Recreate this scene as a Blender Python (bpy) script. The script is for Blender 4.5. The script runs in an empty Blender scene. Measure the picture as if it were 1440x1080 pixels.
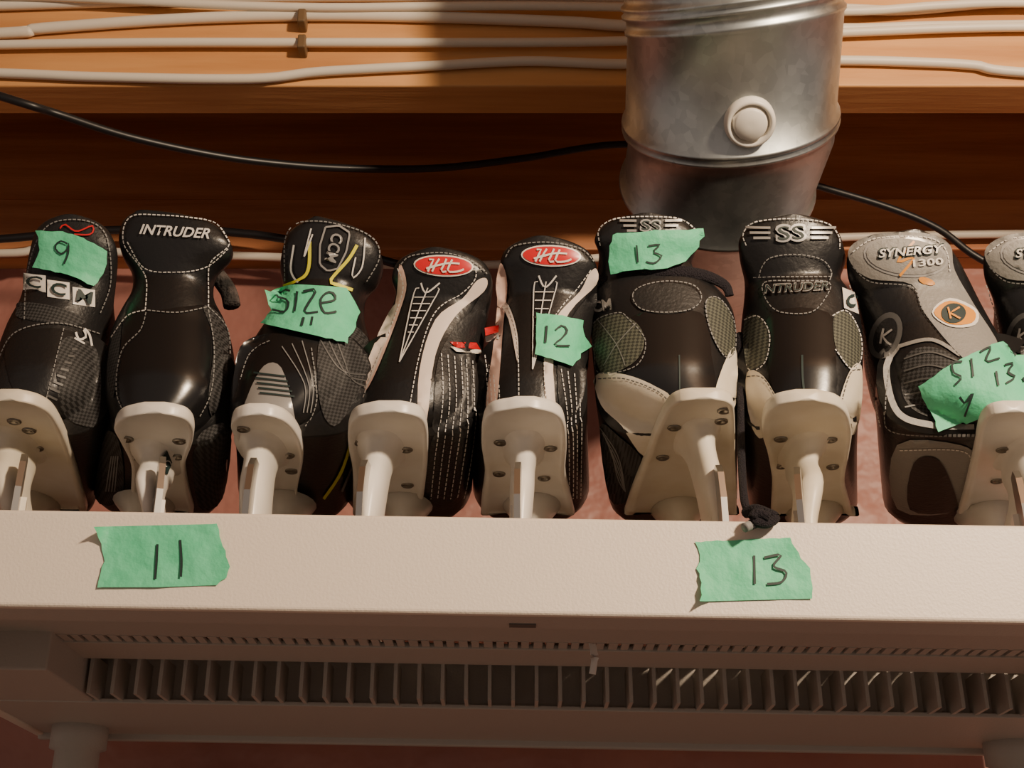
import bpy, bmesh, math, random
import numpy as np
from mathutils import Vector, Matrix, noise
from mathutils.bvhtree import BVHTree
from mathutils.geometry import delaunay_2d_cdt
random.seed(4)
F=1800.0; PITCH=math.radians(25); CZ=1.45
CAM=Vector((0,0,CZ)); cp,sp=math.cos(PITCH),math.sin(PITCH)
def ray(px,py):
    xc=(px-720)/F; yc=(540-py)/F
    return Vector((xc, cp-yc*sp, sp+yc*cp))
def PY(px,py,Y):
    d=ray(px,py); return CAM+d*(Y/d.y)
def PZ(px,py,z):
    d=ray(px,py); return CAM+d*((z-CZ)/d.z)
def PD(px,py,dep):
    return CAM+ray(px,py)*dep
# ---------------- materials
MATS={}
def mat(name,col,rough=.5,metal=0,bump=None,var=None,spec=.5,coat=0,stretch=(1,1,1),wave=None,bs=.3):
    if name in MATS: return MATS[name]
    m=bpy.data.materials.new(name); m.use_nodes=True; nt=m.node_tree; b=nt.nodes['Principled BSDF']
    b.inputs['Base Color'].default_value=(*col,1); b.inputs['Roughness'].default_value=rough
    b.inputs['Metallic'].default_value=metal; b.inputs['Specular IOR Level'].default_value=spec
    b.inputs['Coat Weight'].default_value=coat
    mp=nt.nodes.new('ShaderNodeMapping')
    geo=nt.nodes.new('ShaderNodeNewGeometry')
    nt.links.new(geo.outputs['Position'],mp.inputs['Vector']); mp.inputs['Scale'].default_value=stretch
    if var:
        sc,col2,det=var
        n=nt.nodes.new('ShaderNodeTexNoise'); n.inputs['Scale'].default_value=sc; n.inputs['Detail'].default_value=det
        nt.links.new(mp.outputs[0],n.inputs['Vector'])
        r=nt.nodes.new('ShaderNodeValToRGB'); r.color_ramp.elements[0].position=.35; r.color_ramp.elements[1].position=.65
        r.color_ramp.elements[0].color=(*col,1); r.color_ramp.elements[1].color=(*col2,1)
        nt.links.new(n.outputs['Fac'],r.inputs['Fac']); nt.links.new(r.outputs['Color'],b.inputs['Base Color'])
    if bump:
        sc,dist=bump
        n=nt.nodes.new('ShaderNodeTexNoise'); n.inputs['Scale'].default_value=sc; n.inputs['Detail'].default_value=4
        nt.links.new(mp.outputs[0],n.inputs['Vector'])
        bp=nt.nodes.new('ShaderNodeBump'); bp.inputs['Strength'].default_value=bs; bp.inputs['Distance'].default_value=dist
        nt.links.new(n.outputs['Fac'],bp.inputs['Height']); nt.links.new(bp.outputs['Normal'],b.inputs['Normal'])
    MATS[name]=m; return m
def meshmat(name,c1,c2,scale,rough=.6):
    m=mat(name,c1,rough); nt=m.node_tree; b=nt.nodes['Principled BSDF']
    geo=nt.nodes['Geometry']; ck=nt.nodes.new('ShaderNodeTexChecker'); ck.inputs['Scale'].default_value=scale
    mp=nt.nodes.new('ShaderNodeMapping'); mp.inputs['Rotation'].default_value=(0,.6,0); mp.inputs['Scale'].default_value=(1,.02,1)
    nt.links.new(geo.outputs['Position'],mp.inputs['Vector']); nt.links.new(mp.outputs[0],ck.inputs['Vector'])
    ck.inputs['Color1'].default_value=(*c1,1); ck.inputs['Color2'].default_value=(*c2,1)
    nt.links.new(ck.outputs['Color'],b.inputs['Base Color']); return m
LEA=mat('black_leather',(.011,.011,.012),.33,bump=(260,.0012),bs=.25)
LEA2=mat('black_leather_matte',(.013,.013,.014),.44,bump=(380,.0015),bs=.3)
GLOSS=mat('black_gloss',(.009,.009,.010),.23,bump=(45,.0012),bs=.15)
FAB=meshmat('ballistic_fabric',(.008,.008,.008),(.045,.045,.047),520,.7)
FAB2=meshmat('olive_mesh_fabric',(.03,.032,.025),(.10,.105,.08),460,.7)
WHT=mat('white_plastic',(.84,.81,.76),.33,var=(25,(.76,.72,.64),4))
CRM=mat('cream_plastic',(.80,.75,.64),.4,var=(30,(.72,.65,.52),4))
WHL=mat('white_leather',(.72,.62,.55),.5)
PINK=mat('pale_piping',(.72,.50,.42),.5)
STE=mat('blade_steel',(.55,.54,.52),.28,1)
RIV=mat('rivet_metal',(.26,.24,.21),.35,1)
THR=mat('white_thread',(.70,.68,.65),.7)
THG=mat('grey_thread',(.22,.22,.22),.7)
GRY=mat('grey_leather',(.25,.24,.225),.5,bump=(300,.002))
GRD=mat('dark_grey_leather',(.09,.09,.09),.5)
SIL=mat('silver_panel',(.36,.35,.34),.35,.3)
YEL=mat('yellow_trim',(.75,.70,.03),.5)
RED=mat('red_badge',(.60,.015,.02),.3)
ORG=mat('orange_badge',(.75,.30,.03),.4)
TAPE=mat('green_masking_tape',(.10,.60,.32),.6,var=(60,(.14,.68,.38),3),bump=(70,.004),bs=.6)
INK=mat('marker_ink',(.012,.03,.03),.6)
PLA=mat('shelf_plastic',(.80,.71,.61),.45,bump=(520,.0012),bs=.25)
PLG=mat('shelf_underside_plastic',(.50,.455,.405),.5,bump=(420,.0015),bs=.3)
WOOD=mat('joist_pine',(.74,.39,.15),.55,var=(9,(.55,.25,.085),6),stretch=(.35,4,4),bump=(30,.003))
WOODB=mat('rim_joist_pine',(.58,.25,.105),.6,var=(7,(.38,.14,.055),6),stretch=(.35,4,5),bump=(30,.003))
SUB=mat('subfloor_wood',(.40,.22,.10),.7,var=(20,(.3,.15,.07),5))
CABW=mat('white_cable_sheath',(.76,.69,.58),.45)
CABK=mat('black_cable_sheath',(.012,.012,.014),.4)
LACE=mat('black_lace',(.014,.011,.018),.9,bump=(900,.004),bs=1)
INS=mat('pink_insulation_vapour_barrier',(.44,.205,.165),.45,var=(6,(.33,.14,.115),6),bump=(9,.03),bs=.5)
CONC=mat('concrete_floor',(.3,.28,.26),.8,var=(5,(.24,.22,.2),6))
STAP=mat('cable_staple',(.16,.10,.05),.5)
PAD=mat('boot_lining',(.12,.10,.095),.95,bump=(300,.006),bs=.9,var=(90,(.02,.02,.02),4))
GAL=mat('galvanised_steel',(.50,.53,.54),.36,1); nt=GAL.node_tree; b=nt.nodes['Principled BSDF']
v=nt.nodes.new('ShaderNodeTexVoronoi'); v.inputs['Scale'].default_value=130; nt.links.new(nt.nodes['Geometry'].outputs['Position'],v.inputs['Vector'])
n=nt.nodes.new('ShaderNodeTexNoise'); n.inputs['Scale'].default_value=14; n.inputs['Detail'].default_value=5; nt.links.new(nt.nodes['Geometry'].outputs['Position'],n.inputs['Vector'])
mx=nt.nodes.new('ShaderNodeMath'); mx.operation='MULTIPLY_ADD'; mx.inputs[1].default_value=.35; nt.links.new(v.outputs['Color'],mx.inputs[0]); nt.links.new(n.outputs['Fac'],mx.inputs[2])
r=nt.nodes.new('ShaderNodeValToRGB'); r.color_ramp.elements[0].color=(.40,.44,.45,1); r.color_ramp.elements[1].color=(.64,.68,.68,1); r.color_ramp.elements[0].position=.3; r.color_ramp.elements[1].position=.9
nt.links.new(mx.outputs[0],r.inputs['Fac']); nt.links.new(r.outputs[0],b.inputs['Base Color'])
mr=nt.nodes.new('ShaderNodeMapRange'); mr.inputs['To Min'].default_value=.30; mr.inputs['To Max'].default_value=.52; nt.links.new(n.outputs['Fac'],mr.inputs['Value']); nt.links.new(mr.outputs[0],b.inputs['Roughness'])

# ---------------- object helpers
COL=bpy.context.scene.collection
def empty(name,loc):
    e=bpy.data.objects.new(name,None); e.empty_display_size=.05; e.location=loc; COL.objects.link(e); return e
def mk(name,verts,faces,m,parent=None,smooth=True,bevel=0,sub=0):
    o0=parent.location if parent else Vector((0,0,0))
    vs=[Vector(v) for v in verts]
    if not parent:
        o0=sum(vs,Vector((0,0,0)))/len(vs)
    me=bpy.data.meshes.new(name); me.from_pydata([tuple(v-o0) for v in vs],[],faces); me.update()
    bm=bmesh.new(); bm.from_mesh(me); bmesh.ops.recalc_face_normals(bm,faces=bm.faces); bm.to_mesh(me); bm.free()
    for p in me.polygons: p.use_smooth=smooth
    ms=m if isinstance(m,(list,tuple)) else [m]
    for x in ms: me.materials.append(x)
    ob=bpy.data.objects.new(name,me); COL.objects.link(ob)
    if parent: ob.parent=parent
    else: ob.location=o0
    if bevel:
        md=ob.modifiers.new('bev','BEVEL'); md.width=bevel; md.segments=3; md.limit_method='ANGLE'
    return ob
def box(name,lo,hi,m,parent=None,bevel=0,tilt=0,smooth=False):
    x0,y0,z0=lo;x1,y1,z1=hi
    vs=[(x,y,z-tilt*x) for x in(x0,x1) for y in(y0,y1) for z in(z0,z1)]
    fs=[(0,1,3,2),(4,6,7,5),(0,4,5,1),(2,3,7,6),(0,2,6,4),(1,5,7,3)]
    return mk(name,vs,fs,m,parent,smooth,bevel)
def boxes(name,lst,m,parent=None,tilt=0):
    vs=[];fs=[]
    for lo,hi in lst:
        b0=len(vs);x0,y0,z0=lo;x1,y1,z1=hi
        vs+=[(x,y,z-tilt*x) for x in(x0,x1) for y in(y0,y1) for z in(z0,z1)]
        fs+=[tuple(i+b0 for i in f) for f in[(0,1,3,2),(4,6,7,5),(0,4,5,1),(2,3,7,6),(0,2,6,4),(1,5,7,3)]]
    return mk(name,vs,fs,m,parent,False)
def cr(pts,n=6,closed=False):
    pts=[tuple(p) for p in pts]; out=[]; N=len(pts)
    if N<3 and not closed:
        a,b=np.array(pts[0],float),np.array(pts[-1],float)
        return [tuple(a+(b-a)*i/n) for i in range(n+1)]
    rng=range(N) if closed else range(N-1)
    g=lambda i: np.array(pts[i%N] if closed else pts[max(0,min(N-1,i))],float)
    for i in rng:
        p0,p1,p2,p3=g(i-1),g(i),g(i+1),g(i+2)
        for k in range(n):
            t=k/n; out.append(tuple(.5*((2*p1)+(-p0+p2)*t+(2*p0-5*p1+4*p2-p3)*t*t+(-p0+3*p1-3*p2+p3)*t**3)))
    if not closed: out.append(pts[-1])
    return out
def loft(rings,cap=True):
    vs=[];fs=[];n=len(rings[0])
    for r_ in rings: vs+=[tuple(p) for p in r_]
    for i in range(len(rings)-1):
        for k in range(n):
            a=i*n+k;b_=i*n+(k+1)%n; fs.append((a,b_,b_+n,a+n))
    if cap:
        for base in (0,(len(rings)-1)*n):
            c=sum((Vector(vs[base+k]) for k in range(n)),Vector((0,0,0)))/n
            vs.append(tuple(c)); ci=len(vs)-1
            for k in range(n): fs.append((base+k,base+(k+1)%n,ci))
    return vs,fs
def tube(name,pts,rad,m,parent=None,flat=None,n=6,smoothpts=True,k=10):
    P=[Vector(p) for p in (cr([tuple(q) for q in pts],n) if smoothpts else pts)]
    rings=[]
    for i,p in enumerate(P):
        t=(P[min(i+1,len(P)-1)]-P[max(i-1,0)]).normalized()
        u=t.cross(Vector((0,0,1))); 
        if u.length<.05: u=t.cross(Vector((0,1,0)))
        u.normalize(); w=t.cross(u)
        a,b_=(rad,rad) if not flat else flat
        rings.append([p+u*a*math.cos(2*math.pi*j/k)+w*b_*math.sin(2*math.pi*j/k) for j in range(k)])
    vs,fs=loft(rings); return mk(name,vs,fs,m,parent)

# ---------------- decals (thin real appliques lying on a surface)
class Deco:
    def __init__(s,ob_list,parent):
        vs=[];fs=[]
        for ob in ob_list:
            b0=len(vs); L=parent.location if ob.parent else ob.location
            vs+=[v.co+L for v in ob.data.vertices]; fs+=[tuple(i+b0 for i in p.vertices) for p in ob.data.polygons]
        s.bvh=BVHTree.FromPolygons(vs,fs); s.acc={}; s.parent=parent
    def cast(s,pts,off):
        hits=[]
        for i,(x,y) in enumerate(pts):
            d=ray(x,y).normalized(); h=s.bvh.ray_cast(CAM,d)
            if h[0] is None or h[3]>1.5: hits.append(None)
            else:
                nn=h[1]; 
                if nn.dot(d)>0: nn=-nn
                hits.append((h[3],(nn-d*1.0).normalized(),d))
        good=[(pts[i],h) for i,h in enumerate(hits) if h]
        if not good: return None
        out=[]
        for i,h in enumerate(hits):
            d=ray(*pts[i]).normalized()
            if not h:
                g=min(good,key=lambda q:(q[0][0]-pts[i][0])**2+(q[0][1]-pts[i][1])**2)[1]
                h=(g[0],g[1],d)
            out.append(CAM+d*h[0]+h[1]*off)
        return out
    def add(s,pts,faces,m,off):
        w=s.cast(pts,off)
        if w is None: return
        vs,fs=s.acc.setdefault(m.name,([],[])); b0=len(vs); vs+=w; fs+=[tuple(i+b0 for i in f) for f in faces]
    def poly(s,pts,m,lvl=1,sm=4,step=7):
        P=cr(pts,sm,True) if sm else pts
        xs=[p[0] for p in P]; ys=[p[1] for p in P]
        co=[Vector(p) for p in P]; n0=len(co)
        x=min(xs)
        while x<max(xs):
            y=min(ys)
            while y<max(ys):
                co.append(Vector((x+random.random()*.5,y+random.random()*.5))); y+=step
            x+=step
        r=delaunay_2d_cdt(co,[],[list(range(n0))],1,1e-4)
        s.add([tuple(v) for v in r[0]],[tuple(f) for f in r[2]],m,.0005*lvl+.0003)
    def ell(s,cx,cy,rx,ry,m,lvl=1,rot=0):
        a=math.radians(rot)
        s.poly([(cx+rx*math.cos(t)*math.cos(a)-ry*math.sin(t)*math.sin(a),cy+rx*math.cos(t)*math.sin(a)+ry*math.sin(t)*math.cos(a)) for t in np.linspace(0,2*math.pi,25)[:-1]],m,lvl,0)
    def line(s,pts,m,w=2,lvl=3,dash=None,sm=6,closed=False):
        P=np.array(cr(pts,sm,closed) if sm else pts,float)
        if closed: P=np.vstack([P,P[:1]])
        seg=np.hypot(*np.diff(P,axis=0).T); cum=np.concatenate([[0],np.cumsum(seg)]); L=cum[-1]
        if L<.5: return
        at=lambda t:(np.interp(t,cum,P[:,0]),np.interp(t,cum,P[:,1]))
        def rib(a,b):
            n=max(1,int((b-a)/5)); q=[];f=[]
            for i in range(n+1):
                t=a+(b-a)*i/n; x,y=at(t); x1,y1=at(min(L,t+.8)); x0,y0=at(max(0,t-.8))
                dx,dy=x1-x0,y1-y0; l=math.hypot(dx,dy) or 1
                q+=[(x-dy/l*w/2,y+dx/l*w/2),(x+dy/l*w/2,y-dx/l*w/2)]
                if i: k=2*i; f.append((k-2,k-1,k+1,k))
            s.add(q,f,m,.0005*lvl+.0003)
        if dash:
            t=0
            while t<L: rib(t,min(L,t+dash[0])); t+=dash[0]+dash[1]
        else: rib(0,L)
    def st(s,pts,m=None,w=1.4,lvl=3,closed=False): s.line(pts,m or THR,w,lvl,(4.5,2),6,closed)
    def text(s,body,cx,cy,W,H,m,rot=0,lvl=4,shear=0,bold=0):
        c=bpy.data.curves.new('t','FONT'); c.body=body; c.shear=shear; c.offset=bold; c.resolution_u=3
        o=bpy.data.objects.new('t',c); COL.objects.link(o); bpy.context.view_layer.update()
        me=o.evaluated_get(bpy.context.evaluated_depsgraph_get()).to_mesh()
        V=np.array([v.co[:2] for v in me.vertices]); fs=[tuple(p.vertices) for p in me.polygons]
        o.evaluated_get(bpy.context.evaluated_depsgraph_get()).to_mesh_clear(); bpy.data.objects.remove(o); bpy.data.curves.remove(c)
        mn,mxx=V.min(0),V.max(0); V=(V-(mn+mxx)/2)/(mxx-mn); a=math.radians(rot)
        pts=[(cx+v[0]*W*math.cos(a)+v[1]*H*math.sin(a), cy+v[0]*W*math.sin(a)-v[1]*H*math.cos(a)) for v in V]
        s.add(pts,fs,m,.0005*lvl+.0003)
    def flush(s,prefix='detail'):
        for mn_,(vs,fs) in s.acc.items():
            mk(prefix+'_'+mn_,vs,fs,MATS[mn_],s.parent)
        s.acc={}

# ---------------- camera, light
cd=bpy.data.cameras.new('camera'); co=bpy.data.objects.new('camera',cd); COL.objects.link(co)
co.location=CAM; co.rotation_euler=(math.pi/2+PITCH,0,0); cd.sensor_width=36; cd.lens=36*F/1440; cd.clip_start=.01
bpy.context.scene.camera=co
def area(name,loc,tgt,size,en,col):
    l=bpy.data.lights.new(name,'AREA'); l.shape='DISK'; l.size=size; l.energy=en; l.color=col
    o=bpy.data.objects.new(name,l); COL.objects.link(o); o.location=loc
    o.rotation_euler=(Vector(tgt)-Vector(loc)).to_track_quat('-Z','Y').to_euler(); return o
area('ceiling_bulb',(.80,-.30,CZ+.78),(0,.9,CZ+.35),.12,32,(1,.77,.54))
w=bpy.data.worlds.new('world'); bpy.context.scene.world=w; w.use_nodes=True
w.node_tree.nodes['Background'].inputs[0].default_value=(1,.80,.68,1); w.node_tree.nodes['Background'].inputs[1].default_value=.26

# ---------------- room
box('wall_back',(-2.2,1.36,0),(2.2,1.46,CZ+.79),INS)
box('floor',(-2.2,-2.2,-.05),(2.2,1.46,0),CONC)
box('ceiling',(-2.2,-.2,CZ+1.04),(2.2,1.46,CZ+1.06),SUB)
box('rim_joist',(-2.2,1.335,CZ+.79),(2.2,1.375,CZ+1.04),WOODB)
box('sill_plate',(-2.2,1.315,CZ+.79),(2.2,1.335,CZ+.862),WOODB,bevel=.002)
box('ceiling_joist',(-2.2,1.02,CZ+.80),(2.2,1.065,CZ+1.04),WOOD,bevel=.002)

def cab(name,pts,Y,r_=.0045,m=CABW):
    q=[PY(x,y,Y if not callable(Y) else Y(x)) for x,y in pts]
    return tube(name,q,r_,m)
YF=1.014
cab('electrical_cable',[(-400,62),(0,47),(60,40),(250,27),(420,22),(600,24),(800,31),(900,37),(1180,41),(1300,38),(1440,36),(1800,30)],YF,.0058)
cab('electrical_cable',[(-400,70),(0,63),(220,60),(420,60),(640,60),(870,58),(1180,46),(1440,38),(1800,44)],YF-.003,.0048)
cab('electrical_cable',[(-400,92),(0,103),(130,108),(350,111),(450,101),(600,93),(740,86),(870,90),(1000,86),(1180,85),(1300,88),(1370,92),(1440,102),(1800,120)],YF,.0050)
cab('electrical_cable',[(-400,20),(0,8),(200,2),(450,-4),(880,-2),(1180,12),(1280,14),(1440,2),(1800,-6)],YF,.0052)
cab('electrical_cable',[(-400,-5),(0,-6),(400,10),(700,8),(880,10),(1180,16),(1320,8),(1440,4),(1800,8)],YF-.008,.0046)
for py in(26,62):
    e=PY(425,py,YF-.006)
    box('cable_staple',(e.x-.004,1.002,e.z-.008),(e.x+.004,1.02,e.z+.008),STAP,bevel=.0015)
cab('black_coax_cable',[(-300,40),(0,135),(80,160),(180,192),(300,218),(400,231),(500,237),(620,236),(740,222),(870,203),(1000,215),(1145,260),(1250,292),(1320,322),(1380,365),(1500,420)],lambda x:.985 if x<0 else .985+min(1,x/700)*.22,.0042,CABK)
cab('black_coax_cable',[(-300,350),(0,336),(100,326),(250,322),(340,328),(400,336),(480,350),(560,372)],1.28,.0050,CABK)
cab('electrical_cable',[(-300,352),(0,356),(60,350),(200,356),(400,362),(540,372),(700,372),(850,362),(1000,345),(1200,333),(1500,328)],1.30,.0050)

# ---------------- duct
duct=empty('galvanized_duct',PD(1027,165,1.115))
R=.0905
def ringat(c,nv,r_,k=64):
    nv=nv.normalized(); u=Vector((1,0,0)); u=(u-nv*u.dot(nv)).normalized(); w_=nv.cross(u)
    return [c+u*r_*math.cos(2*math.pi*j/k)+w_*r_*math.sin(2*math.pi*j/k) for j in range(k)]
dp=[PD(1034,-190,1.045),PD(1030,-2,1.075),PD(1026,166,1.115),PD(1008,262,1.165),PD(1002,345,1.30)]
dp.append(Vector((dp[-1].x,1.40,dp[-1].z-.02)))
dn=[]
for i in range(len(dp)):
    a=(dp[i]-dp[max(0,i-1)]).normalized() if i else Vector(); b_=(dp[min(i+1,len(dp)-1)]-dp[i]).normalized() if i<len(dp)-1 else Vector()
    nn=(a+b_).normalized(); 
    if i==3: nn=(a*1.6+b_*.4).normalized()
    if 0<i<4: nn=(nn+Vector((.10 if i<3 else .02,0,0))).normalized()
    dn.append(nn)
rings=[]
up=Vector((dp[0].x,dp[0].y-.02,CZ+1.04))
rings.append(ringat(up,Vector((0,0,-1)),R)); 
for i in range(len(dp)):
    d=dn[i]
    if i in(1,2,3):
        if i==1:
            for o_,rr in((-.022,R),(-.020,R+.0025),(-.016,R+.0025),(-.014,R)): rings.append(ringat(dp[i]+d*o_,d,rr))
        for o_,rr in((-.007,R),(-.005,R+.003),(-.0025,R+.0035),(0,R+.0005),(.0025,R+.0035),(.005,R+.003),(.007,R-.001 if i>1 else R)):
            if i==3: rr=rr-.010 if o_>0 else rr-.005
            rings.append(ringat(dp[i]+d*o_,d,rr))
        if i==1:
            for o_,rr in((.013,R),(.015,R+.002),(.018,R+.002),(.020,R)): rings.append(ringat(dp[i]+d*o_,d,rr))
        if i==2: rings.append(ringat(dp[i]+d*.02,d,R-.001))
    else: rings.append(ringat(dp[i],d,R-(.014 if i>3 else 0)))
vs,fs=loft(rings,False); dm=mk('duct_pipe',vs,fs,GAL,duct)
D=Deco([dm],duct)
def plug(cx,cy):
    h=D.bvh.ray_cast(CAM,ray(cx,cy).normalized()); c=h[0]; nv=h[1]
    if nv.dot(ray(cx,cy))>0: nv=-nv
    prof=[(-.004,.0205),(.002,.0205),(.006,.020),(.0085,.0185),(.0085,.0160),(.003,.0150),(.002,.0142),(.009,.0132),(.0105,.012),(.0105,.002)]
    nv=(nv+Vector((-.1,0,-.15))).normalized()
    rg=[ringat(c+nv*a,nv,r_,40) for a,r_ in prof]; v_,f_=loft(rg); mk('plastic_plug',v_,f_,mat('plug_white',(.84,.80,.72),.4),duct)
plug(1054,171)

# ---------------- shelf
TL=math.tan(math.radians(.95))
lt=PY(720,727,.79).z; lb=PY(720,864,.79).z; DK=lt-.012
x0,x1=-.46,.50; Yf,Yb=.79,1.276
shelf=empty('plastic_shelf',Vector((0,1.03,lb)))
def sb(n,lo,hi,m=PLA,bev=0): return box(n,lo,hi,m,shelf,bev,TL)
sb('front_lip',(x0,Yf,lb),(x1,Yf+.008,lt),PLA,.0025)
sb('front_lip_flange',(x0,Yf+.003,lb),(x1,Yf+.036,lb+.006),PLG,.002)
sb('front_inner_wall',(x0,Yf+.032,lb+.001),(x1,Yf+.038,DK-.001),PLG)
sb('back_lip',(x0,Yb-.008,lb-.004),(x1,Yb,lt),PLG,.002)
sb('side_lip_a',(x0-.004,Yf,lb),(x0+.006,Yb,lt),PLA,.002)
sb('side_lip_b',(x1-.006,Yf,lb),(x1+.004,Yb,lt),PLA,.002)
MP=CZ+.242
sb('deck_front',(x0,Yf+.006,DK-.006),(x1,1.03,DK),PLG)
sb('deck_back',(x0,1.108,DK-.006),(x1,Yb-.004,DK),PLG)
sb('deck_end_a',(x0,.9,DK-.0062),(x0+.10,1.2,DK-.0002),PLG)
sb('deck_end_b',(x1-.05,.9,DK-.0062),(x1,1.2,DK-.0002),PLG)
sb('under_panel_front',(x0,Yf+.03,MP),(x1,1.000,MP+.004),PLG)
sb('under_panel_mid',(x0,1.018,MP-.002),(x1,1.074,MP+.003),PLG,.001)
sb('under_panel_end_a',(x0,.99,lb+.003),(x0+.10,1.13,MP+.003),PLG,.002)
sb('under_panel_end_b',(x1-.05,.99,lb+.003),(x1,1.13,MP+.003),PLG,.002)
sl=[];fn=[];x=x0+.10
while x<x1-.05:
    sl.append(((x,1.028,DK-.006),(x+.011,1.11,DK)))
    sl.append(((x+.001,.998,MP-.0005),(x+.008,1.02,MP+.002)))
    sl.append(((x+.011,.998,MP-.0005),(x+.017,1.02,MP+.002)))
    fn.append(((x+.003,1.082,lb+.004),(x+.0060,1.13,MP+.003))); x+=.0198
boxes('deck_slats',sl,PLG,shelf,TL)
boxes('under_ribs',fn,PLG,shelf,TL)
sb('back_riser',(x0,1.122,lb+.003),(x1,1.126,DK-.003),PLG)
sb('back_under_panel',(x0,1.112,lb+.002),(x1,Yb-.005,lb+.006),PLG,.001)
sb('mould_mark',(PY(716,885,.81).x,.812,lb-.0008),(PY(754,885,.81).x,.820,lb+.001),mat('mark_dark',(.12,.11,.10),.6))
def leg(n,x,y):
    rg=[]
    for z,r_ in((lb+.01,.026),(lb-.018,.026),(lb-.020,.0205),(lb-.3,.0205),(.03,.0205),(.0,.024)):
        rg.append([(x+r_*math.cos(2*math.pi*j/32),y+r_*math.sin(2*math.pi*j/32),z-TL*x*(z>.1)) for j in range(32)])
    v_,f_=loft(rg); mk(n,v_,f_,PLG,shelf)
leg('leg_1',x0+.052,1.235);leg('leg_2',x1-.03,1.235);leg('leg_3',x0+.045,.83);leg('leg_4',x1-.04,.83)
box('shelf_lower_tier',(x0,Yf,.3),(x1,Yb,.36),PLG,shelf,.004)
q=PY(833,905,.90); q2=PY(833,948,.90)
tube('zip_tie',[q,PY(836,925,.898),q2],.0018,WHT,shelf,flat=(.0032,.0012))

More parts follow.
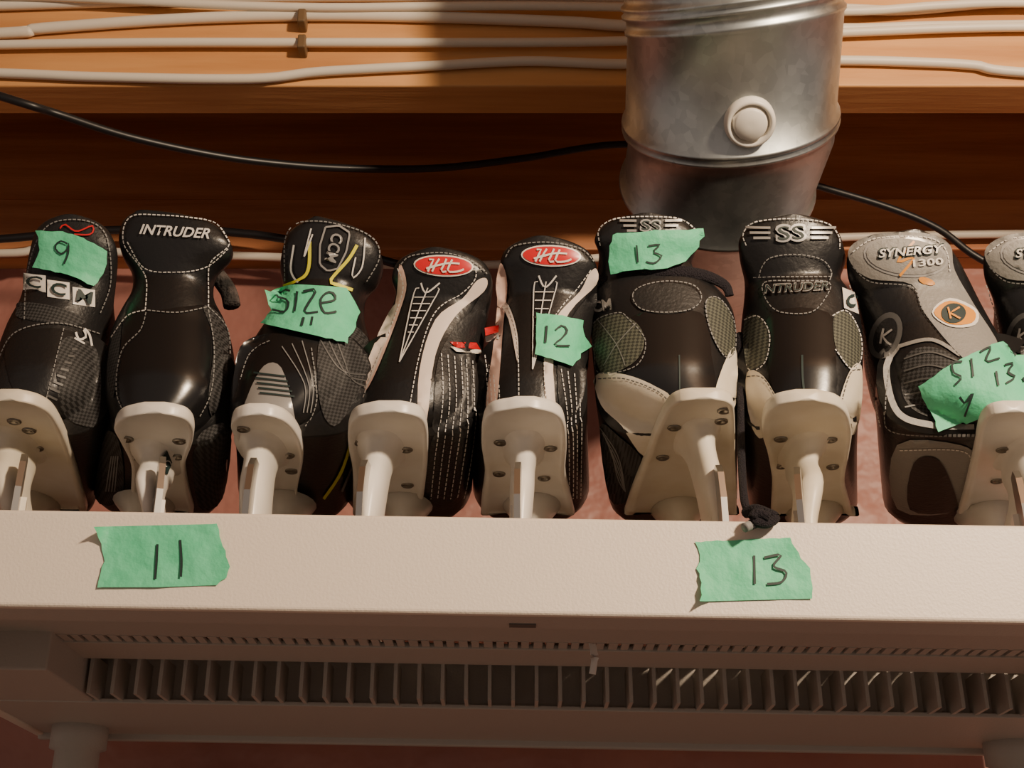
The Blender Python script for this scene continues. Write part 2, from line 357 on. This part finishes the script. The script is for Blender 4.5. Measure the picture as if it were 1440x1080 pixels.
# ---------------- skates
def sstep(t): t=max(0,min(1,t)); return t*t*(3-2*t)
def skate(rows,neck,ff,plate,post,rivets,Y0=.835,hmat=WHT,boot=LEA,name='hockey_skate',ffm=None):
    rows=cr(rows,5); top=rows[0][0]; hb=rows[-1][0]
    hs=PY(720,hb,Y0+.004).z
    cxm=(rows[-1][1]+rows[-1][2])/2
    base=PY(cxm,hb,Y0+.05); dk=DK-TL*base.x
    e=empty(name,Vector((base.x,base.y,dk)))
    rings=[]
    A=np.linspace(-math.pi/2,math.pi/2,29); B=np.linspace(0,math.pi,29)[1:-1]
    for py,xl,xr in rows:
        f=(py-top)/(hb-top)
        yb=np.interp(f,[0,.12,.3,.5,.75,.93,1],[.002,.005,.015,.010,0,.0,.006])
        c=np.interp(f,[0,.12,.28,.5,.75,.93,1],[.010,.013,.024,.045,.045,.036,.026])
        L=np.interp(f,[0,.25,.4,.7,1],[.02,.04,.065,.09,.08])
        w_=sstep((py-neck+5)/35)
        z=PY(720,py,Y0+yb+c*.2).z
        a=PY(xl,py,Y0+yb+c*.8).x; b_=PY(xr,py,Y0+yb+c*.8).x; cx=(a+b_)/2; hw=(b_-a)/2
        ex=.86
        rg=[(cx+hw*math.copysign(abs(math.sin(t))**ex,t),Y0+yb+c*(1-abs(math.cos(t))**1.05),z) for t in A]
        for t in B:
            fy=yb+c+L*math.sin(t); cy=yb+c*(1-math.sin(t))+.006
            rg.append((cx+hw*math.cos(t)*(.99-.03*(1-w_)),Y0+fy*w_+cy*(1-w_),z))
        rings.append(rg)
    vs,fs=loft(rings); bo=mk('boot',vs,fs,boot,e)
    ffr=cr(ff,5); rg=[]
    st=[(PZ(xl-4,py,hs),PZ(xr+4,py,hs)) for py,xl,xr in ffr]
    yl=st[-1][0].y; cxl=(st[-1][0].x+st[-1][1].x)/2; hwl=(st[-1][1].x-st[-1][0].x)/2
    S=[(s_[0].y,(s_[0].x+s_[1].x)/2,(s_[1].x-s_[0].x)/2) for s_ in st]
    for dy,k in((.01,.96),(.02,.85),(.028,.65),(.033,.35)): S.append((yl+dy,cxl,hwl*k))
    for y,cx,hw in S:
        u=y-Y0; ht=float(np.interp(u,[.02,.08,.14,.2,.26],[.085,.085,.08,.065,.045]))
        if y>yl: ht*= .7+.3*hw/hwl
        r_=[]
        for t in np.linspace(0,2*math.pi,33)[:-1]:
            ct,s_=math.cos(t),math.sin(t)
            r_.append((cx+hw*math.copysign(abs(ct)**.6,ct)*(1-.12*max(0,s_)),y,hs+ht/2+ht/2*math.copysign(abs(s_)**.7,s_)))
        rg.append(r_)
    vs,fs=loft(rg); fo=mk('forefoot',vs,fs,ffm or boot,e)
    pr=cr(plate,5); zp=hs-.001; th=.005
    L_=[PZ(xl,py,zp-th) for py,xl,xr in pr]; R_=[PZ(xr,py,zp-th) for py,xl,xr in pr]
    rg=[]
    ycap=Y0+.20
    for a,b_ in zip(L_,R_):
        cx=(a.x+b_.x)/2;hw=max(.003,(b_.x-a.x)/2); y=min(a.y,ycap)
        # shallow recess with raised rim on the underside
        rg.append([(cx-hw*.96,y,zp-th),(cx-hw*.86,y,zp-th),(cx-hw*.80,y,zp-th+.0022),(cx+hw*.80,y,zp-th+.0022),(cx+hw*.86,y,zp-th),(cx+hw*.96,y,zp-th),(cx+hw,y,zp-th+.0012),(cx+hw,y,zp+.001),(cx+hw*.98,y,zp+.004),(cx-hw*.98,y,zp+.004),(cx-hw,y,zp+.001),(cx-hw,y,zp-th+.0012)])
    a=rg[0]; cx=sum(p[0] for p in a)/len(a); rg.insert(0,[(cx+(p[0]-cx)*.55,p[1]-.0025,p[2] if i not in(2,3) else zp-th) for i,p in enumerate(a)])
    vs,fs=loft(rg); pl=mk('holder_plate',vs,fs,hmat,e)
    (tx,ty,tw),(bx,by,bw)=post
    T=PZ(tx,ty,zp-th); YB=Y0-.012
    Bp=PY(bx,by,YB); zb=Bp.z
    pxm=.00052
    rg=[];nn=22
    zlow=dk+.016
    keys=[(T.x,T.y+.012,zp-th+.003,tw*1.45*pxm,.040),(T.x,T.y+.010,zp-th-.002,tw*1.05*pxm,.032),(T.x+(Bp.x-T.x)*.25,T.y+.004,zp-th-(zp-th-zb)*.22,tw*.78*pxm,.026),
          (T.x+(Bp.x-T.x)*.6,YB+.026,zp-th-(zp-th-zb)*.6,(tw*.35+bw*.5)*pxm,.024),(Bp.x,YB+.024,zb,bw*.8*pxm,.025),(Bp.x,YB+.024,zlow,bw*.7*pxm,.025)]
    for x,y,z,hw,ly in cr(keys,4):
        r_=[]
        for t in np.linspace(0,2*math.pi,nn+1)[:-1]:
            ct,s_=math.cos(t),math.sin(t); r_.append((x+hw*math.copysign(abs(ct)**.8,ct),y+ly*math.copysign(abs(s_)**.8,s_),z))
        rg.append(r_)
    vs,fs=loft(rg); po=mk('rear_tower',vs,fs,hmat,e)
    fx,fy=cxl,yl-.035
    rg=[]
    for z,hw,ly in((zp-th+.002,.024,.034),(zp-th-.01,.014,.026),(dk+.03,.008,.03),(dk+.016,.007,.03)):
        rg.append([(fx+hw*math.cos(t),fy+ly*math.sin(t),z) for t in np.linspace(0,2*math.pi,21)[:-1]])
    vs,fs=loft(rg); mk('front_tower',vs,fs,hmat,e)
    d=(Vector((fx,fy,0))-Vector((Bp.x,YB+.02,0))); dn_=d.normalized(); sd=Vector((dn_.y,-dn_.x,0)); Lb=d.length
    o_=Vector((Bp.x,YB+.02,0))
    def slab(n_,prof,hw,m_):
        r1=[o_+dn_*s_+sd*hw+Vector((0,0,z)) for s_,z in prof]; r2=[o_+dn_*s_-sd*hw+Vector((0,0,z)) for s_,z in prof]
        v_=r1+r2;n_p=len(prof); f_=[tuple(range(n_p)),tuple(range(2*n_p-1,n_p-1,-1))]+[(i,(i+1)%n_p,n_p+(i+1)%n_p,n_p+i) for i in range(n_p)]
        return mk(n_,v_,f_,m_,e,False)
    slab('holder_rail',[(-.015,dk+.014),(Lb+.02,dk+.014),(Lb+.02,dk+.034),(Lb*.6,dk+.028),(Lb*.4,dk+.028),(-.015,dk+.034)],.0058,hmat)
    slab('blade',[(-.024,dk+.062),(-.032,dk+.054),(-.037,dk+.034),(-.037,dk+.014),(-.028,dk+.003),(-.012,dk+.0002),(Lb+.01,dk+.0002),(Lb+.04,dk+.008),(Lb+.045,dk+.022),(Lb+.03,dk+.022),(-.010,dk+.022),(-.010,dk+.062)],.0021,STE)
    DP=Deco([pl],e)
    vs=[];fs=[]
    for x,y in rivets:
        h=DP.bvh.ray_cast(CAM,ray(x,y).normalized())
        if h[0] is None or h[3]>1.4: continue
        rr=[ringat(Vector(h[0])+Vector((0,0,.001-k)),Vector((0,0,1)),r_,14) for k,r_ in((0,.0050),(.0018,.0050),(.0026,.0040),(.0018,.002),(.0012,.001))]
        v_,f_=loft(rr); b0=len(vs); vs+=v_; fs+=[tuple(i+b0 for i in f) for f in f_]
    if vs: mk('rivets',vs,fs,RIV,e)
    return e,Deco([bo,fo],e),Deco([pl,po],e)
def tape(D,poly,strokes,w=3,lvl=9,curl=.0):
    P=[];n=len(poly)
    for i in range(n):
        a=np.array(poly[i],float);b_=np.array(poly[(i+1)%n],float);L=np.hypot(*(b_-a));k=max(1,int(L/7))
        for j in range(k):
            p=a+(b_-a)*j/k; 
            if L<75: p=p+np.array([random.uniform(-1.6,1.6),random.uniform(-1,1)])
            P.append(tuple(p))
    T=Deco.__new__(Deco); T.bvh=D.bvh; T.acc={}; T.parent=None
    T.poly(P,TAPE,lvl,0,6)
    vs,fs=T.acc[TAPE.name]
    cen=sum(vs,Vector())/len(vs)
    e=empty('masking_tape_label',cen); T.parent=e
    hx=max(abs(v_.x-cen.x) for v_ in vs)
    nv=[]
    for v_ in vs:
        d=(CAM-v_).normalized(); lft=max(0,(cen.x-v_.x)/hx-.72)/.28
        up_=max(0,(v_.z-cen.z)/.02) if curl>0 else max(0,-(v_.z-cen.z)/.02)
        nv.append(v_+d*(.0012*noise.noise(v_*60)+.0006+abs(curl)*.018*lft**2*min(1,up_)))
    T.acc={}
    mk('tape_piece',nv,fs,TAPE,e)
    for s_ in strokes: T.line(s_,INK,w,lvl+3.6,sm=5)
    T.flush('handwriting'); return e

# --- skate A (9)
e,d,p=skate([(303,80,125),(308,62,142),(320,50,155),(345,42,165),(380,36,163),(410,30,158),(440,16,152),(475,2,150),(515,-8,147),(550,-22,130),(575,-30,88),(592,-34,70)],392,
 [(612,-20,146),(640,-20,144),(670,-15,138),(720,-5,128)],
 [(566,-10,35),(572,-25,55),(586,-30,74),(620,-25,92),(660,-15,105),(720,0,122)],
 ((12,622,26),(8,712,17)),[(41,605),(52,630),(20,592)],hmat=CRM,boot=LEA2)
d.poly([(10,480),(60,462),(110,470),(135,500),(140,560),(100,590),(60,560),(20,550)],LEA,1)
d.poly([(85,480),(135,490),(142,560),(130,600),(85,575)],FAB,2); d.poly([(30,425),(80,432),(118,448),(105,458),(30,448),(24,436)],FAB,1)
d.st([(35,450),(40,385),(55,335),(80,312),(125,312),(150,335),(155,395),(140,440)],THG)
d.st([(-5,520),(20,470),(80,455),(140,470)],THG); d.st([(60,580),(80,500),(90,460)],THG)
for i,(c,x) in enumerate((('C',50),('C',83),('M',118))):
    y=397+i*10
    d.poly([(x-16,y-13),(x+15,y-9),(x+15,y+15),(x-16,y+11)],WHT,2,0); d.text(c,x,y+1,21,17,INK,rot=12,bold=.02,lvl=6)
d.line([(85,322),(92,316),(108,326),(130,318),(128,330),(105,330)],RED,2)
d.line([(106,468),(110,478),(120,474),(116,462),(124,470),(128,487)],THR,3); d.line([(104,476),(118,484)],THR,2.5)
for k in range(9): d.line([(100-k*5,492+k*9),(108-k*4,492+k*10)],GRD,3,sm=0)
d.flush(); 
tape(d,[(55,326),(90,327),(118,336),(151,353),(147,378),(130,404),(95,388),(49,376),(58,352)],[[(97,344),(87,340),(80,349),(88,358),(98,350),(98,343),(98,357),(92,372)]],w=2.6)
# --- skate B
e,d,p=skate([(297,188,225),(300,178,270),(308,171,302),(328,167,322),(350,173,327),(372,186,306),(398,186,300),(425,170,315),(455,156,325),(500,150,326),(540,150,320),(572,158,296),(590,168,275),(604,178,262)],400,
 [(625,150,324),(650,142,320),(680,134,314),(722,128,310)],
 [(584,190,243),(590,170,262),(604,160,272),(625,170,270),(655,184,260),(690,184,264),(722,182,272)],
 ((213,640,23),(205,715,13)),[(178,617),(252,620),(249,642),(190,642)])
d.poly([(180,425),(208,437),(300,430),(298,470),(290,560),(270,590),(225,598),(180,590),(165,560),(170,480)],GLOSS,1)
d.poly([(285,432),(305,440),(320,470),(318,540),(300,585),(292,560),(300,480)],FAB,2); d.poly([(160,470),(172,450),(168,500),(160,560),(152,520)],FAB,2)
d.poly([(150,610),(170,625),(172,700),(135,700)],FAB,2); d.poly([(275,620),(322,600),(312,700),(278,710)],FAB,2)
d.st([(205,437),(207,395),(196,372),(176,345),(176,318),(190,303),(225,303),(262,306),(300,314),(318,335),(320,347),(296,368),(292,395),(292,432)])
d.st([(180,340),(205,378),(250,383),(290,375),(320,350)]); d.st([(208,437),(250,440),(292,432)],THG)
d.st([(158,475),(180,445),(205,437)]); d.st([(292,432),(318,462),(322,500)],THG)
d.st([(206,440),(198,465),(172,495),(165,550),(178,585)],THG); d.st([(292,436),(300,490),(296,550),(280,585)],THG)
d.text('INTRUDER',246,326,98,14,THR,rot=4,shear=.3,bold=.02)
for k in range(4): d.line([(158+k*3,640),(150+k*4,690)],THG,1.5)
d.flush(); p.poly([(226,645),(234,632),(241,650),(234,668),(225,662)],INK,2,0); p.text('C',233,652,8,10,THR,rot=60,lvl=4); p.flush('holder')
tube('boot_lining_pad',[PY(300,382,.90),PY(312,396,.90),PY(322,412,.90),PY(326,430,.90)],.007,PAD,e)
# --- skate C
e,d,p=skate([(306,435,462),(311,420,490),(320,406,515),(335,399,530),(362,394,539),(385,398,532),(402,402,515),(425,385,512),(452,362,520),(490,338,528),(530,326,512),(565,323,478),(588,328,448),(604,338,420)],398,
 [(612,322,516),(640,326,510),(670,330,500),(722,334,492)],
 [(586,340,385),(592,328,400),(605,325,414),(625,336,424),(650,360,426),(690,374,418),(722,380,418)],
 ((365,628,25),(350,718,23)),[(405,640),(410,662),(342,603)])
d.poly([(345,480),(400,470),(432,500),(436,580),(400,602),(345,598),(328,575),(330,520)],GLOSS,1)
d.poly([(372,515),(396,518),(412,575),(408,598),(345,592),(350,555)],SIL,2)
for k in range(5): d.line([(358+k*2,525+k*7),(402+k*3,530+k*7)],INK,2.2,4)
d.poly([(452,470),(500,460),(522,500),(500,560),(470,600),(448,560)],FAB,2)
d.line([(414,345),(410,380),(420,398)],THR,2.5); d.line([(438,322),(428,362),(440,330)],THR,2); d.line([(436,340),(432,385),(400,402)],YEL,4.5);d.line([(502,345),(490,365),(465,395),(478,402),(495,408)],YEL,4.5)
d.line([(513,335),(509,375),(495,390),(500,362)],THR,2)
d.line([(458,320),(492,328),(475,378),(450,372)],SIL,2.5,closed=True,sm=2); d.text('CCM',470,349,40,17,SIL,rot=106,bold=.02)
d.st([(402,395),(402,340),(418,316),(455,312),(505,325),(528,342),(532,365),(515,395)],THG)
d.line([(498,600),(480,660),(455,700)],YEL,4);  d.line([(506,590),(490,640)],SIL,4);d.line([(500,640),(480,690)],SIL,3)
for k in range(3): d.line([(425-k*14,480+k*4),(440-k*6,540),(436-k*5,580)],THG,1.3)
for k in range(3): d.line([(450+k*12,478+k*2),(478+k*8,520+k*6),(515,528+k*8)],GRD,1.8)
d.st([(380,480),(350,500),(332,560)],THG); d.st([(438,490),(445,560),(430,600)],THG)
d.flush()
tape(d,[(378,412),(400,402),(485,406),(503,440),(488,485),(450,476),(372,458),(385,440)],[[(412,414),(398,410),(394,421),(408,427),(404,442),(388,440)],[(421,414),(416,442)],[(428,414),(445,412),(429,442),(447,442)],[(450,430),(470,424),(464,413),(451,424),(455,443),(471,441)],[(428,450),(425,462)],[(440,449),(438,461)]])
# --- skates D,E red badge
def badge(d,cx,cy,rot):
    d.ell(cx,cy,42,15,WHT,3,rot); d.ell(cx,cy,39.5,12.8,RED,4,rot)
    for s_ in ([(-20,-8),(-14,-8),(-18,0),(-22,8)],[(-24,4),(-8,0),(8,-3),(22,-2)],[(4,-9),(0,0),(-4,8),(4,8)],[(-6,-9),(-12,0),(-16,8)],[(12,-8),(8,0),(6,8),(20,8),(28,5)]):
        d.line([(cx+x,cy+y) for x,y in s_],WHT,2.6,6)
def harrow(d,cx,cy,w,l,lean):
    f=lambda u,v:(cx+u*w+lean*v,cy+v*l)
    d.line([f(-.6,-.05),f(-.8,.05),f(0,1)],THR,1.5); d.line([f(.7,-.05),f(.8,.05),f(0,1)],THR,1.5)
    d.line([f(-.6,-.12),f(0,.02),f(.7,-.12)],THR,2.2); d.line([f(0,-.05),f(0,.5),f(0,1)],THR,1.5)
    for k in range(6): d.line([f(-.7+.1*k,.08+.1*k),f(.7-.1*k,.08+.1*k)],THR,1.2)
e,d,p=skate([(349,592,635),(353,572,662),(363,557,682),(382,551,692),(402,556,692),(428,546,686),(460,528,680),(500,508,676),(540,500,672),(570,497,655),(590,503,625),(602,512,600)],412,
 [(612,494,668),(640,492,666),(670,488,664),(725,484,660)],
 [(582,520,575),(588,500,592),(602,490,600),(630,490,602),(665,496,600),(725,496,592)],
 ((533,628,25),(514,722,21)),[(571,632),(573,682),(506,622)])
d.poly([(562,372),(556,430),(530,500),(505,545),(515,550),(535,510),(562,440),(572,400)],PINK,1); d.poly([(684,392),(680,410),(640,445),(612,500),(600,590),(588,600),(590,520),(612,450),(650,420),(670,395)],WHL,1)
d.poly([(548,440),(560,430),(540,490),(520,540),(508,545),(520,500)],WHL,2)
d.poly([(660,440),(684,410),(676,500),(668,590),(640,700),(600,700),(608,600),(615,510),(640,460)],LEA2,2)
d.st([(574,585),(590,500),(612,440),(650,412),(668,392),(668,375)],w=1.3); d.st([(560,378),(568,405),(555,450),(530,510),(512,560)],w=1.3)
d.st([(565,372),(580,360),(625,356),(665,368),(684,385)],THG)
for k in range(6): d.st([(620+k*9,498+k*2),(622+k*9,560+k*5),(612+k*9,640+k*6),(606+k*9,700)],w=1.1,lvl=4)
d.poly([(632,482),(668,482),(674,492),(640,490)],RED,4,0); d.poly([(632,489),(673,492),(674,499),(640,496)],WHT,6,0)
harrow(d,600,410,20,100,-38); badge(d,624,374,3); d.flush()
e,d,p=skate([(333,738,785),(337,722,808),(347,708,828),(368,703,840),(392,709,840),(418,703,836),(450,692,830),(490,680,825),(535,672,822),(565,673,815),(585,684,795),(598,696,780)],402,
 [(612,670,824),(640,670,824),(670,668,824),(725,668,826)],
 [(576,715,762),(581,692,780),(594,680,793),(625,677,797),(665,682,795),(700,678,802),(725,676,808)],
 ((737,628,22),(732,724,18)),[(704,622),(774,630),(765,672),(702,666)])
d.poly([(705,370),(714,400),(708,460),(700,560),(692,575),(684,570),(692,500),(700,430),(698,400)],PINK,1); d.poly([(700,420),(716,430),(728,470),(728,510),(716,450)],WHL,2)
d.poly([(838,378),(838,400),(800,440),(778,500),(782,590),(770,590),(765,510),(780,450),(815,410),(828,385)],WHL,1)
d.poly([(838,412),(828,480),(820,560),(790,590),(784,500),(804,446)],LEA2,2)
d.st([(716,430),(728,480),(730,580)],w=1.3);d.st([(830,380),(812,405),(778,450),(765,510),(772,585)],w=1.3);d.st([(712,362),(725,346),(770,341),(815,350),(834,368)],THG)
for k in range(4): d.st([(788+k*9,520+k*3),(798+k*6,600),(800+k*5,700)],w=1.1,lvl=4); d.st([(682+k*7,500+k*14),(688+k*5,550+k*16),(686,600+k*6)],w=1.1,lvl=4)
d.poly([(684,462),(704,458),(703,468),(685,473)],RED,4,0); d.poly([(685,474),(703,469),(702,478),(686,482)],WHT,4,0)
harrow(d,767,402,19,118,-18); badge(d,775,360,2); d.flush()
tape(d,[(755,443),(790,446),(816,452),(818,475),(826,487),(800,516),(780,510),(753,500)],[[(768,462),(766,486)],[(779,468),(788,461),(794,468),(788,478),(778,489),(797,489)]],w=2.5)
# --- skates F,G
def ss(d,cx,cy,s=1,rot=0):
    d.text('SS',cx,cy,38*s,22*s,SIL,rot=rot,bold=.05); d.text('SS',cx,cy,32*s,16*s,INK,rot=rot,lvl=5)
    for k in range(3):
        d.line([(cx-54*s+k*5,cy-7+k*7),(cx-25*s,cy-7+k*7)],SIL,3,4); d.line([(cx+25*s,cy-7+k*7),(cx+54*s-k*5,cy-7+k*7)],SIL,3,4)
e,d,p=skate([(301,885,935),(304,862,955),(312,845,974),(328,836,985),(345,842,978),(365,840,975),(390,832,1008),(415,830,1030),(450,832,1036),(495,836,1036),(530,842,1034),(555,880,1033),(572,915,1030),(586,945,1024)],362,
 [(612,842,1038),(640,846,1038),(670,850,1038),(730,860,1036)],
 [(564,958,1020),(570,945,1030),(582,935,1033),(612,920,1034),(645,908,1034),(690,890,1036),(732,876,1036)],
 ((983,612,23),(1014,726,18)),[(948,601),(932,643),(1018,577),(1014,592)],hmat=CRM,Y0=.835)
d.poly([(890,445),(985,440),(1000,500),(1005,550),(975,562),(930,570),(895,545),(880,520)],GLOSS,1)
d.poly([(838,528),(880,527),(925,545),(945,565),(930,620),(905,640),(875,600),(845,570)],CRM,2); d.poly([(1033,490),(1020,505),(1005,550),(1012,570),(1030,575),(1036,540)],CRM,2)
d.poly([(836,455),(870,442),(900,460),(905,490),(885,515),(845,522)],FAB2,2); d.poly([(992,425),(1010,420),(1028,445),(1032,490),(1018,500),(1000,470)],FAB2,2)
d.ell(936,420,48,22,LEA2,2); d.st([(890,415),(905,402),(940,396),(975,402),(986,420),(970,436),(930,440),(900,434)],THG,closed=True)
d.poly([(845,600),(870,612),(905,650),(885,700),(858,700)],FAB,2)
for k in range(5): d.line([(845+k*4,600+k*8),(870,640+k*8),(880,690)],THG,1.3)
d.st([(845,345),(843,325),(862,310),(905,305),(955,309),(978,325)]); d.st([(836,455),(870,440),(885,450),(908,480),(895,515),(845,525),(838,500)],THG,closed=True)
d.st([(992,425),(1010,420),(1030,450),(1032,492),(1018,502),(998,465)],THG,closed=True)
d.st([(843,533),(880,533),(925,550),(945,570)],GRD);d.line([(842,450),(868,485),(880,515)],THG,1);d.line([(895,455),(868,485),(850,515)],THG,1)
d.line([(955,500),(956,560)],INK,2); d.text('CM',848,430,26,16,SIL,rot=-10,bold=.03); ss(d,915,318,.8,2); d.flush()
tube('collar_strap',[PY(x,y,.850+.02*((x-930)/100)**2) for x,y in [(832,400),(860,390),(930,381),(985,386),(1018,400),(1026,416)]],.0026,LACE,e,flat=(.0026,.005))
tape(d,[(862,331),(920,326),(986,325),(978,345),(960,370),(938,378),(862,385),(858,360)],[[(895,346),(897,370)],[(911,347),(927,345),(918,355),(929,361),(920,371),(908,369)]],w=2.5,lvl=11)
e,d,p=skate([(303,1085,1140),(306,1066,1158),(314,1050,1175),(330,1039,1184),(355,1041,1189),(378,1047,1182),(398,1047,1195),(425,1044,1208),(460,1044,1212),(505,1046,1212),(540,1050,1210),(565,1062,1200),(580,1080,1180),(588,1092,1165)],382,
 [(612,1044,1212),(640,1046,1210),(670,1050,1208),(735,1058,1206)],
 [(566,1108,1160),(571,1090,1178),(584,1076,1192),(610,1072,1198),(640,1080,1194),(675,1086,1188),(700,1086,1192),(735,1084,1202)],
 ((1134,630,24),(1140,728,18)),[(1098,617),(1168,618),(1099,655),(1171,656)],hmat=CRM)
d.poly([(1085,440),(1165,440),(1175,500),(1175,550),(1150,572),(1110,575),(1090,555),(1080,500)],GLOSS,1)
d.poly([(1050,525),(1075,530),(1100,580),(1085,600),(1068,615),(1052,580)],CRM,2); d.poly([(1210,515),(1195,520),(1178,570),(1182,600),(1200,610),(1210,570)],CRM,2)
d.poly([(1048,450),(1068,445),(1082,470),(1078,505),(1060,520),(1048,510)],FAB2,2); d.poly([(1172,445),(1190,440),(1205,460),(1210,500),(1195,518),(1175,490)],FAB2,2)
d.st([(1050,345),(1046,330),(1062,314),(1110,308),(1160,314),(1178,332),(1180,350)]); d.st([(1068,390),(1072,375),(1085,362),(1120,358),(1155,365),(1168,382),(1166,395)],THG)
d.st([(1075,398),(1120,396),(1165,398),(1160,420),(1140,440),(1100,440),(1080,425)],THG,closed=True)
d.st([(1060,390),(1120,390),(1170,390)],THG); d.st([(1048,450),(1068,445),(1083,470),(1078,508),(1060,522),(1048,512)]); d.st([(1170,445),(1190,438),(1208,470),(1209,505),(1196,520),(1174,492)])
d.st([(1052,530),(1076,534),(1102,582)],GRD);d.st([(1208,520),(1194,526),(1180,575)],GRD)
d.line([(1128,500),(1129,535),(1134,572)],INK,3)
d.text('NTRUDER',1120,405,90,13,SIL,rot=-3,shear=.2,bold=.04); d.text('NTRUDER',1120,405,87,10,INK,rot=-3,shear=.2,lvl=6,bold=.0); ss(d,1112,328,1.15,-2)
d.poly([(1183,405),(1200,412),(1206,442),(1186,434)],WHT,3,0); d.text('C',1195,424,13,18,INK,rot=15,bold=.04,lvl=6)
d.flush()
tube('loose_lace',[PY(x,y,Y) for x,y,Y in[(1040,470,.885),(1041,560,.870),(1043,650,.84),(1047,705,.806),(1056,722,.795),(1068,733,.784),(1052,741,.778)]],.0028,LACE,e)
tube('lace_knot',[PY(x,y,Y) for x,y,Y in[(1048,722,.796),(1062,716,.788),(1080,722,.784),(1090,728,.784),(1078,736,.780),(1060,732,.778),(1064,722,.778),(1082,728,.777)]],.0034,LACE,e)
tube('lace_end',[PY(1054,739,.778),PY(1047,742,.776)],.0032,THG,e)
# --- skate H grey
def grey_skate(o,full=True):
    X=lambda L:[(a,b_+o[0],c+o[0]) for a,b_,c in L]
    e,d,p=skate(X([(324,1262,1300),(328,1232,1315),(336,1206,1328),(350,1192,1343),(378,1193,1360),(405,1206,1374),(435,1216,1390),(475,1224,1412),(515,1240,1436),(550,1275,1468),(575,1330,1490),(596,1375,1492)]),392,
     X([(612,1246,1500),(640,1244,1500),(670,1246,1490),(735,1250,1480)]),
     X([(582,1400,1450),(588,1388,1470),(603,1378,1490),(640,1370,1500),(690,1358,1500),(735,1345,1490)]),
     ((1448+o[0],632,24),(1450+o[0],728,16)),[(1410+o[0],632),(1402+o[0],676)],boot=LEA)
    q=lambda L:[(x+o[0],y+o[1]) for x,y in L]
    d.poly(q([(1196,348),(1230,330),(1300,328),(1335,345),(1342,380),(1370,430),(1405,490),(1385,520),(1350,500),(1300,440),(1282,400),(1225,392),(1198,372)]),GRY,1)
    d.ell(1274+o[0],361,60,29,SIL,2,6); d.ell(1274+o[0],361,56,25,GRY,3,6)
    d.line(q([(1285,340),(1262,368),(1285,362),(1265,388)]),ORG,3.5,4)
    d.text('SYNERGY',1280+o[0],354,94,15,INK,rot=-4,bold=.05,lvl=5,shear=.2); d.text('SYNERGY',1280+o[0],354,90,11,WHT,rot=-4,lvl=7,shear=.2,bold=.02); d.text('1300',1304+o[0],369,42,10,WHT,rot=-4,lvl=6,bold=.02)
    d.st(q([(1200,355),(1232,336),(1300,334),(1328,350),(1335,382)]),THR); d.st(q([(1200,375),(1225,396),(1282,404),(1300,440),(1350,500),(1385,522)]),THG)
    d.poly(q([(1310,440),(1335,420),(1372,436),(1370,458),(1335,460)]),WHT,3); d.poly(q([(1313,440),(1335,424),(1368,438),(1366,455),(1335,457)]),ORG,4); d.ell(1340+o[0],442,17,14,INK,5); d.line(q([(1332,434),(1336,450)]),ORG,2.5,7,sm=0); d.line(q([(1348,434),(1335,442),(1349,450)]),ORG,2.5,7,sm=0)
    d.ell(1303+o[0],396,12,5,ORG,3,20)
    d.ell(1246+o[0],472,22,34,GRD,2,20); d.ell(1246+o[0],472,15,26,LEA2,3,20); d.line(q([(1240,484),(1244,462)]),SIL,3,5,sm=0); d.line(q([(1256,464),(1243,474),(1252,486)]),SIL,3,5,sm=0)
    d.line(q([(1262,488),(1246,520),(1262,580),(1310,598),(1370,600)]),GRY,9,2); d.line(q([(1262,488),(1310,478),(1350,500)]),GRY,5,2)
    d.poly(q([(1275,500),(1310,488),(1350,510),(1370,560),(1340,590),(1290,580),(1268,550)]),FAB,1)
    for k in range(5): d.line(q([(1272,505+k*17),(1310,496+k*18),(1355,512+k*17)]),GRD,2,3)
    d.poly(q([(1262,625),(1350,625),(1372,650),(1350,715),(1262,715)]),GRY,1);d.poly(q([(1285,650),(1320,645),(1345,700),(1340,718),(1280,715)]),LEA,3)
    d.st(q([(1266,632),(1348,632),(1365,652),(1348,712)]),THR); d.st(q([(1250,520),(1245,580),(1262,608),(1370,612)]),THG); d.st(q([(1196,400),(1212,450),(1222,520),(1240,600)]),THR)
    d.flush(); return d
d=grey_skate((0,0))
tape(d,[(1294,542),(1340,512),(1405,482),(1425,500),(1470,505),(1465,560),(1395,580),(1318,609),(1308,580)],[[(1352,512),(1339,514),(1341,526),(1352,532),(1343,542)],[(1364,508),(1367,532)],[(1376,499),(1390,492),(1384,512),(1402,508)],[(1398,525),(1402,545)],[(1409,518),(1421,515),(1414,527),(1424,534),(1412,542)],[(1350,557),(1358,565),(1368,552),(1358,582)],[(1434,535),(1437,540)],[(1418,496),(1427,502)]],lvl=8)
grey_skate((192,0))
# --- lip tapes
lip=[o for o in bpy.data.objects if o.name=='front_lip'][0]
D=Deco([lip],shelf)
tape(D,[(132,741),(220,739),(306,737),(310,755),(323,796),(318,812),(305,823),(220,826),(137,826),(146,790),(142,765)],[[(222,766),(221,790),(219,815)],[(254,760),(256,790),(255,812)]],w=3.5,lvl=1,curl=.9)
tape(D,[(978,762),(1040,760),(1110,756),(1126,785),(1140,800),(1142,842),(1060,844),(984,846),(988,820),(980,800),(985,780)],[[(1060,782),(1061,822)],[(1074,785),(1098,781),(1087,797),(1105,805),(1099,819),(1078,822)]],w=3.5,lvl=1,curl=-1.1)
print('done')
